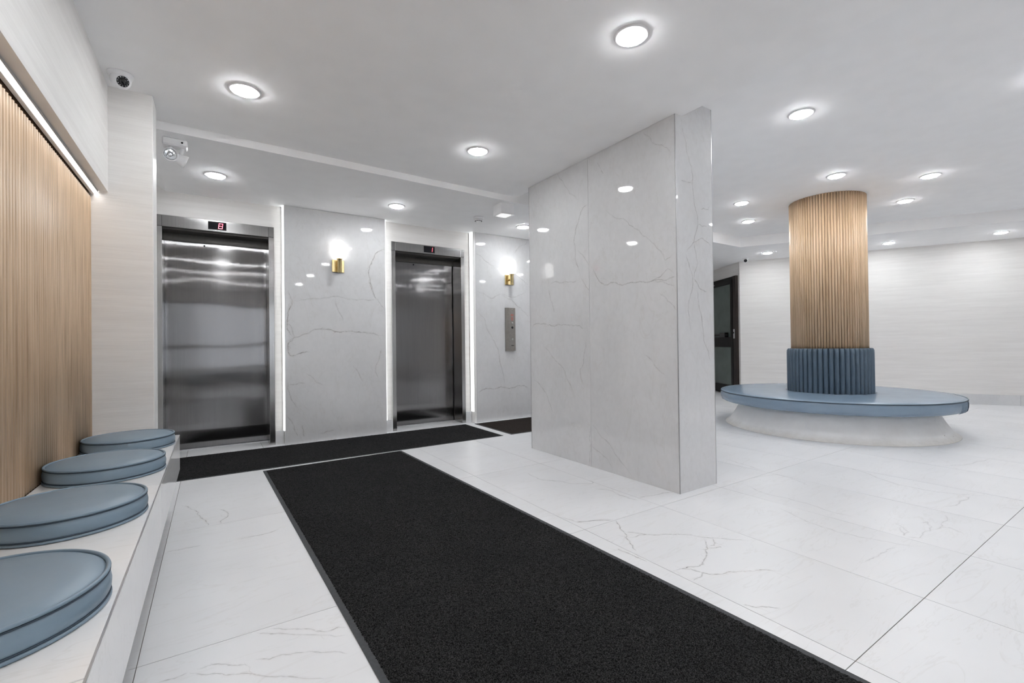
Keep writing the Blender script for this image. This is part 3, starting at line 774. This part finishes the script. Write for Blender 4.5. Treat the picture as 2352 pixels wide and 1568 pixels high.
# ------------------------------------------------------------------ wall bench with its stone facing
bx0, bx1, by0, by1, bz0, bz1 = XW+.001, -.166, -1.45, YP-.002, .255, .46
bench = thing('wall_bench', ((bx0+bx1)/2, 1.0, 0), 'long floating white stone bench along the oak slat wall', 'bench')
b = MB(); b.box(bx0, bx1-.014, by0+.014, by1, bz0, bz1-.0125); b.build('core', 'grout', bench)
ys = [by0, -.239, .9655, 2.170, by1]
for a, c in zip(ys[:-1], ys[1:]):
    b = MB(); b.box(bx0, bx1-.0035, a+.0012, c-.0012, bz1-.012, bz1, .001); b.build('top_slab', 'bench_tile', bench)
    b = MB(); b.box(bx1-.012, bx1, a+.0012, c-.0012, bz0, bz1-.0035, .001); b.build('apron_slab', 'bench_tile', bench)
b = MB(); b.box(bx1-.004, bx1-.0004, by0, by1, bz1-.004, bz1-.0004); b.build('edge_trim', 'grey_trim', bench)
b = MB(); b.box(bx0, -.41, by0+.05, by1, 0, bz0); b.build('plinth', 'bench_tile', bench)

# round vinyl cushions
def cushion(loc, r, rz, label):
    t = thing('round_cushion', loc, label, 'cushion', 'round cushions on the wall bench')
    m = MB(); m.smooth = True
    prof = [(.0, .002), (r*.9, .0015), (r-.004, .003), (r-.001, .008), (r+.0035, .020), (r+.0045, .032), (r+.002, .046), (r-.004, .057), (r-.012, .062), (r-.05, .067), (r*.5, .071), (0.0, .0725)]
    me = MB(); me.smooth = True; me.lathe(prof, 72, loc); pad = me.build('pad', 'blue_vinyl', t)
    me = MB(); me.smooth = True; me.torus(r-.001, .0042, 96, 8, (loc[0], loc[1], loc[2]+.0595)); me.build('top_piping', 'blue_vinyl', t)
    me = MB(); me.smooth = True; me.torus(r+.0005, .0042, 96, 8, (loc[0], loc[1], loc[2]+.0052)); me.build('bottom_piping', 'blue_vinyl', t)
    me = MB(); me.smooth = True; me.torus(r+.0012, .0016, 96, 6, (loc[0], loc[1], loc[2]+.0540)); me.build('seam', 'blue_seam', t)
    me = MB(); me.smooth = True; me.torus(r+.0018, .0018, 96, 6, (loc[0], loc[1], loc[2]+.0115)); me.build('seam', 'blue_seam', t)
    return t
for x, y, r, lab in ((-.362, 3.085, .186, 'slate blue round cushion at the far end of the bench, beside the pillar'),
                     (-.362, 2.487, .187, 'slate blue round cushion second from the pillar, whole and with creased top'),
                     (-.360, 1.865, .181, 'slate blue round cushion second nearest, its left side cut by the picture edge'),
                     (-.378, 1.248, .196, 'nearest slate blue round cushion, in the bottom left corner')):
    cushion((x, y, bz1), r, 0, lab)

# ------------------------------------------------------------------ round bench and slatted column
CX, CY = 5.925, 2.406
col = thing('column', (CX, CY, 0), 'round oak-slatted column rising to the ceiling', 'column')
m = MB(); m.smooth = True; m.lathe([(.357, 0), (.357, ZH)], 72, (CX, CY, 0)); m.build('core', 'oak_dark', col)
NS = 84
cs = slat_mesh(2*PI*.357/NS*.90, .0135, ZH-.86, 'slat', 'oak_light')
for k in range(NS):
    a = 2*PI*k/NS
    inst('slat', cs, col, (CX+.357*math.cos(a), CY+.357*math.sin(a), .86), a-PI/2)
rb = thing('round_bench', (CX, CY, 0), 'round blue upholstered bench on a flared white plaster base', 'bench')
m = MB(); m.smooth = True
m.lathe([(1.085, 0), (1.082, .006), (1.06, .018), (1.03, .045), (1.0, .09), (.965, .15), (.935, .21), (.915, .268), (.376, .269), (.376, 0)], 96, (CX, CY, 0), close=True); m.build('base', 'plaster_base', rb)
m = MB(); m.smooth = True
m.lathe([(.42, .27), (1.05, .268), (1.10, .272), (1.125, .285), (1.135, .31), (1.138, .345), (1.134, .375), (1.126, .386), (1.10, .394), (1.03, .400), (.85, .405), (.6, .407), (.44, .404), (.42, .40)], 120, (CX, CY, 0), close=True)
seat = m.build('seat', 'blue_seat', rb)
m = MB(); m.smooth = True; m.torus(1.130, .0038, 140, 8, (CX, CY, .388)); m.build('piping', 'blue_vinyl', seat)
m = MB(); m.smooth = True; m.torus(1.1345, .0025, 140, 6, (CX, CY, .3815)); m.build('seam', 'blue_seam', seat)
ang = math.radians(-85)
for k in range(7):                                           # gathers beside the end seam
    aa = ang - k*.028
    m = MB(); m.smooth = True
    rr = (1.1385 if k else 1.1395)
    m.tube([(CX+rr*math.cos(aa)*f, CY+rr*math.sin(aa)*f, z) for f, z in ((.975, .270), (.993, .290), (1.0, .33), (.9985, .36), (.991, .384))], .0022 if k else .004, 6)
    m.build('gather', 'blue_seam' if k == 0 else 'blue_vinyl', seat)
# channelled back: each padded roll is a part
NC = 50; RB = .379
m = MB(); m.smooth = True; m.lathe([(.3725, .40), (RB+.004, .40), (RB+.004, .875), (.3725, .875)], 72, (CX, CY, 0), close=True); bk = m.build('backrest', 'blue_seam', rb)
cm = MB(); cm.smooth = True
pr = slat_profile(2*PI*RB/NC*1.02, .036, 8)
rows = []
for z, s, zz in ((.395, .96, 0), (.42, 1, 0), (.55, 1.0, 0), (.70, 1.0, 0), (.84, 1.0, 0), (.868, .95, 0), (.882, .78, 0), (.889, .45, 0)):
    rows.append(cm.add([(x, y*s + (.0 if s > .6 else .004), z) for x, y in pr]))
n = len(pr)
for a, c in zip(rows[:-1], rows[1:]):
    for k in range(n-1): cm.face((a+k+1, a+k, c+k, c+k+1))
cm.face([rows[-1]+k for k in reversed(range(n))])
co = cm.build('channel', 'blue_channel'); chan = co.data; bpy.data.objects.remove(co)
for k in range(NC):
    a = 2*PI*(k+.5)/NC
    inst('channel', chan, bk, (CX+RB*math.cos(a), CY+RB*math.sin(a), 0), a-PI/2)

# ------------------------------------------------------------------ mats
def rug(name, cx, cy, rz, wdt, ln, cell, mat, label, bd=.020):
    t = thing(name, (cx, cy, 0), label, 'mat'); t.rotation_euler = (0, 0, rz)
    m = MB()
    h = .0035
    for x0, x1, y0, y1 in ((-wdt/2, -wdt/2+bd+.006, -ln/2, ln/2), (wdt/2-bd-.006, wdt/2, -ln/2, ln/2), (-wdt/2+bd+.006, wdt/2-bd-.006, -ln/2, -ln/2+bd+.006), (-wdt/2+bd+.006, wdt/2-bd-.006, ln/2-bd-.006, ln/2)):
        m.box(x0, x1, y0, y1, .0003, h)
    bo = bpy.data.objects
    o = m.build('rubber_border', 'rubber'); o.parent = t
    nx, ny = int((wdt-2*bd)/cell), int((ln-2*bd)/cell)
    gx = np.linspace(-wdt/2+bd, wdt/2-bd, nx+1); gy = np.linspace(-ln/2+bd, ln/2-bd, ny+1)
    X, Y = np.meshgrid(gx, gy, indexing='ij')
    X = X + rng.uniform(-.45, .45, X.shape)*cell; Y = Y + rng.uniform(-.45, .45, Y.shape)*cell
    Zv = .0058 + rng.uniform(-.0022, .0022, X.shape)
    Zv[0, :] = Zv[-1, :] = .0012; Zv[:, 0] = Zv[:, -1] = .0012
    V = np.stack([X, Y, Zv], -1).reshape(-1, 3)
    I = np.arange((nx+1)*(ny+1)).reshape(nx+1, ny+1)
    Fq = np.stack([I[:-1, :-1], I[1:, :-1], I[1:, 1:], I[:-1, 1:]], -1).reshape(-1, 4)
    me = bpy.data.meshes.new('pile')
    me.vertices.add(len(V)); me.vertices.foreach_set('co', V.astype(np.float32).ravel())
    me.loops.add(Fq.size); me.loops.foreach_set('vertex_index', Fq.astype(np.int32).ravel())
    me.polygons.add(len(Fq)); me.polygons.foreach_set('loop_start', np.arange(0, Fq.size, 4, dtype=np.int32))
    me.polygons.foreach_set('loop_total', np.full(len(Fq), 4, dtype=np.int32))
    me.update(calc_edges=True); me.validate()
    me.materials.append(M[mat])
    o = bpy.data.objects.new('pile', me); COL.objects.link(o); o.parent = t; o['kind'] = 'stuff'
    return t
a = math.radians(1.5)
# long runner: far edge centre (.892, 4.109), 3.9 m long
rug('floor_mat', .892+math.sin(a)*1.95, 4.109-math.cos(a)*1.95, a, 1.132, 3.90, .0044, 'carpet_black', 'long black carpet runner mat leading from the foreground towards the elevators')
rug('floor_mat', 1.135, 4.588, math.radians(.1), 2.92, .872, .0055, 'carpet_black', 'black carpet mat lying across in front of both elevators', .012)
rug('floor_mat', 4.05, 4.573, 0, 2.70, .834, .0065, 'carpet_brown', 'dark brown carpet mat under the call panel, partly behind the partition', .018)

# ------------------------------------------------------------------ downlights
def downlight_proto():
    t = thing('ceiling_light', (0, 0, 0))
    m = MB(); m.smooth = True
    m.lathe([(.0615, -.0035), (.070, -.0075), (.079, -.0065), (.0845, -.002), (.085, -.0003), (.0615, -.0003)], 40, close=True); m.build('trim_ring', 'white_plastic', t)
    m = MB(); m.smooth = True
    m.lathe([(.0575, -.0140), (.061, -.0015)], 20)
    m.f.pop(); m.mi.pop(); m.sm.pop(); m.build('diffuser', 'lamp_diffuser', t)
    return t
DL = [
 ((.164, 3.02, ZM), 'recessed round light closest to the dome camera on the main ceiling'),
 ((1.695, 1.507, ZM), 'largest recessed round light, high above the runner near the top edge'),
 ((1.70, 3.04, ZM), 'recessed round light left of the partition top, in front of the lobby step'),
 ((.03, 4.464, ZL), 'recessed round light above the left elevator beside the emergency lamp'),
 ((1.573, 4.511, ZL), 'recessed round light between the two elevators over the marble slab'),
 ((3.146, 4.534, ZL), 'recessed round light above the right sconce, touching the partition edge'),
 ((3.493, 1.566, ZH), 'recessed round light right of the partition top, nearest on the raised tray'),
 ((5.091, 1.975, ZH), 'recessed round light directly above the top of the slatted column'),
 ((5.897, 1.484, ZH), 'recessed round light upper right of the column, higher of the pair'),
 ((5.132, 2.954, ZH), 'recessed round light between partition and column, upper of the two'),
 ((5.989, 3.356, ZH), 'recessed round light between partition and column, lower of the two'),
 ((6.707, 1.913, ZH), 'recessed round light right of the column, lower of the pair on the tray'),
 ((7.632, 3.965, ZR), 'recessed round light on the soffit left of the column, near the small camera'),
 ((8.486, 2.620, ZR), 'recessed round light on the soffit just right of the column'),
 ((9.046, 1.554, ZR), 'recessed round light on the soffit at the far right edge'),
]
HID = [(.164, 1.507, ZM), (.164, 0, ZM), (1.695, 0, ZM), (.164, -1.5, ZM), (1.695, -1.5, ZM), (4.25, .5, ZH), (5.7, .1, ZH), (8.6, -1.6, ZH), (4.9, -1.3, ZH), (9.75, .2, ZR), (4.7, 4.55, ZL)]  # rows continued out of view, plus unseen tray lamps added as fill
proto = downlight_proto()
for i, (p, lab) in enumerate(DL):
    o = proto if i == 0 else copy_tree(proto)
    o.location = p; tag(o, lab, 'ceiling light', 'recessed round ceiling lights')
for p in HID:
    o = copy_tree(proto); o.location = p
    tag(o, 'unseen recessed round light, row lamp or added fill, behind the viewpoint or the partition', 'ceiling light', 'recessed ceiling lights out of view')

# ------------------------------------------------------------------ sconces
def sconce(x, label):
    y = YS-.0006
    t = thing('wall_sconce', (x, y, 1.755), label, 'sconce', 'brass sconces with white glass')
    m = MB(); m.box(x-.062, x+.062, y-.014, y, 1.758, 1.888, .003); m.build('backplate', 'brass', t)
    ty = y-.078
    m = MB(); m.smooth = True; m.tube([(x, y-.013, 1.822), (x, ty+.005, 1.822)], .012, 14); m.build('arm', 'brass', t)
    m = MB(); m.smooth = True; m.lathe([(.001, 1.748), (.021, 1.748), (.0225, 1.751), (.0225, 1.884), (.030, 1.887), (.031, 1.893), (.001, 1.8935)], 24, (x, ty, 0)); m.build('holder', 'brass', t)
    m = MB(); m.smooth = True
    prof = [(.028, 1.894), (.047, 1.905), (.0535, 1.93), (.0535, 2.03), (.048, 2.06), (.030, 2.082), (.001, 2.088)]
    n = 24
    base = []
    for r, z in prof:                                        # ribbed glass
        base.append(m.add([(x+(r*(1+.012*(-1)**i))*math.cos(2*PI*i/n), ty+(r*(1+.012*(-1)**i))*math.sin(2*PI*i/n), z) for i in range(n)]))
    for a_, b_ in zip(base[:-1], base[1:]):
        for i in range(n): j = (i+1) % n; m.face((a_+i, a_+j, b_+j, b_+i))
    m.build('glass_shade', 'sconce_glass', t)
sconce(1.117, 'brass sconce with white glass on the slab between the elevators')
sconce(3.270, 'brass sconce with white glass above the elevator call panel')

# ------------------------------------------------------------------ call panel
cp = thing('call_panel', (3.275, YS, .89), 'tall grey metal elevator call panel below the right sconce', 'call panel')
m = MB(); y = YS-.0006
P = [(3.205, y), (3.205, y-.012), (3.245, y-.034), (3.345, y-.034), (3.347, y)]
m.prism(P, .892, 1.455); m.build('housing', 'panel_metal', cp)
yf = y-.0342
for k in range(3):
    m = MB(); m.box(3.272, 3.318, yf-.0006, yf, 1.350+k*.009, 1.3545+k*.009); m.build('red_print', 'red_print', cp)
for k in range(6):
    m = MB(); m.box(3.276, 3.312, yf-.0006, yf, 1.290+k*.008, 1.2935+k*.008); m.build('red_print', 'red_print', cp)
def knob(z, r, d, mat, nm, x=3.296):
    m = MB(); m.smooth = True; m.lathe([(r, 0), (r, d*.7), (r*.8, d), (.0005, d)], 20, (x, yf, z), mat=aim((0, -1, 0))); return m.build(nm, mat, cp)
knob(1.258, .013, .008, 'screw', 'key_switch'); knob(1.198, .015, .006, 'black_plastic', 'button')
knob(1.045, .013, .006, 'screw', 'button'); m = MB(); m.box(3.278, 3.318, yf-.001, yf, .955, .968); m.build('name_plate', 'dark_steel', cp)
for zz in (.91, 1.437): knob(zz, .004, .002, 'screw', 'screw', 3.296)

# ------------------------------------------------------------------ ceiling fittings
# twin-head emergency light
el = thing('emergency_light', (-.205, 3.86, ZL), 'white twin-head emergency light above the left elevator', 'emergency light')
m = MB(); m.box(-.275, -.135, 3.815, 3.905, ZL-.05, ZL-.0005, .008); m.build('housing', 'white_plastic', el)
def head(p, top, d, open_front):
    m = MB(); m.smooth = True; m.tube([(top[0], top[1], top[2]+.004), ((top[0]+p[0])/2, (top[1]+p[1])/2, (top[2]+p[2])/2+.012), tuple(p)], .0125, 12); m.build('swivel', 'white_plastic', el)
    m = MB(); m.smooth = True; m.lathe([(.012, -.05), (.022, -.045), (.034, -.005), (.042, .02), (.044, .034), (.0405, .0345), (.037, .026), (.0005, .024)], 28, p, mat=aim(d)); h = m.build('lamp_head', 'white_plastic', el)
    m = MB(); m.smooth = True; m.lathe([(.0365, .0275), (.030, .0295), (.012, .027), (.006, .0325), (.0005, .033)], 28, p, mat=aim(d)); m.build('reflector', 'reflector', h)
head(Vector((-.236, 3.845, 2.287)), (-.228, 3.862, ZL-.05), (.25, -1, -.25), True)
head(Vector((-.175, 3.862, 2.268)), (-.165, 3.865, ZL-.05), (.9, .15, -.32), False)
m = MB(); m.smooth = True; m.lathe([(.006, 0), (.005, .002), (.0005, .002)], 12, (-.165, 3.8148, ZL-.025), mat=aim((0, -1, 0))); m.build('test_button', 'black_plastic', el)
# dome cameras
def dome(loc, d, label):
    t = thing('security_camera', loc, label, 'camera', 'white dome security cameras')
    x, y, z = loc
    m = MB(); m.smooth = True; m.lathe([(.0005, -.020), (.042, -.020), (.052, -.015), (.057, -.005), (.058, -.0006), (.0005, -.0006)], 36, loc); m.build('mount', 'white_plastic', t)
    c = (x, y, z-.030)
    m = MB(); m.smooth = True
    R_ = .046; prof = [(R_*math.sin(a_), -R_*math.cos(a_)) for a_ in np.linspace(.02, 2.52, 16)] + [(.026, .0365)]
    m.lathe(prof, 32, c, mat=aim(d)); e = m.build('eyeball', 'white_plastic', t)
    m = MB(); m.smooth = True; m.lathe([(.0275, .0365), (.0275, .0390), (.0185, .0383), (.0005, .0383)], 28, c, mat=aim(d)); m.build('faceplate', 'black_plastic', e)
    m = MB(); m.smooth = True; m.lathe([(.0175, .0384), (.016, .0410), (.008, .0430), (.0005, .0435)], 24, c, mat=aim(d)); m.build('lens', 'dark_lens', e)
    for k in range(12):
        a_ = 2*PI*k/12; p = aim(d) @ Vector((.0230*math.cos(a_), .0230*math.sin(a_), .0389)) + Vector(c)
        m = MB(); m.smooth = True; m.lathe([(.0026, 0), (.0018, .001), (.0004, .0012)], 8, p, mat=aim(d)); m.build('infrared_led', 'reflector', e)
dome((-.405, 3.195, ZM), (.45, -1, -.62), 'white dome camera on the ceiling above the oak wall and pillar')
dome((7.795, 4.435, ZR), (-.9, -.7, -.45), 'small white dome camera above the black glass door')
# smoke detector
sd = thing('smoke_detector', (2.49, 4.455, ZL), 'round white smoke detector on the lobby ceiling', 'smoke detector')
m = MB(); m.smooth = True; m.lathe([(.0005, -.022), (.05, -.022), (.060, -.014), (.062, -.0006), (.0005, -.0006)], 36, (2.49, 4.455, ZL)); m.build('base', 'white_plastic', sd)
m = MB(); m.smooth = True; m.lathe([(.0005, -.05), (.026, -.05), (.032, -.046), (.034, -.040), (.044, -.034), (.050, -.0225), (.0005, -.0225)], 36, (2.49, 4.455, ZL)); m.build('chamber', 'white_plastic', sd)
for k in range(10):
    a_ = 2*PI*k/10; m = MB(); cxx, cyy = 2.49+.0345*math.cos(a_), 4.455+.0345*math.sin(a_)
    m.box(cxx-.005, cxx+.005, cyy-.005, cyy+.005, ZL-.0455, ZL-.0405); m.build('vent_slot', 'black_plastic', sd)
# square box light
bl = thing('box_light', (2.488, 3.925, ZL), 'square white box fitting on the lobby ceiling beside the partition', 'ceiling light')
m = MB()
x0, x1, y0, y1, zb = 2.412, 2.563, 3.846, 4.004, 2.285
m.box(x0, x1, y0, y1, zb+.006, ZL-.0006, .002); m.build('housing', 'white_plastic', bl)
for a0, a1, c0, c1 in ((x0, x1, y0, y0+.012), (x0, x1, y1-.012, y1), (x0, x0+.012, y0+.012, y1-.012), (x1-.012, x1, y0+.012, y1-.012)):
    m = MB(); m.box(a0, a1, c0, c1, zb, zb+.0058); m.build('rim', 'white_plastic', bl)
m = MB(); m.box(x0+.0125, x1-.0125, y0+.0125, y1-.0125, zb+.002, zb+.0058); m.build('diffuser', 'box_diffuser', bl)
for sx_, sy_ in ((x0+.02, y0+.02), (x1-.02, y0+.02), (x0+.02, y1-.02), (x1-.02, y1-.02)):
    m = MB(); m.lathe([(.0032, -.0015), (.0032, 0)], 8, (sx_, sy_, zb+.002)); m.build('screw', 'screw', bl)
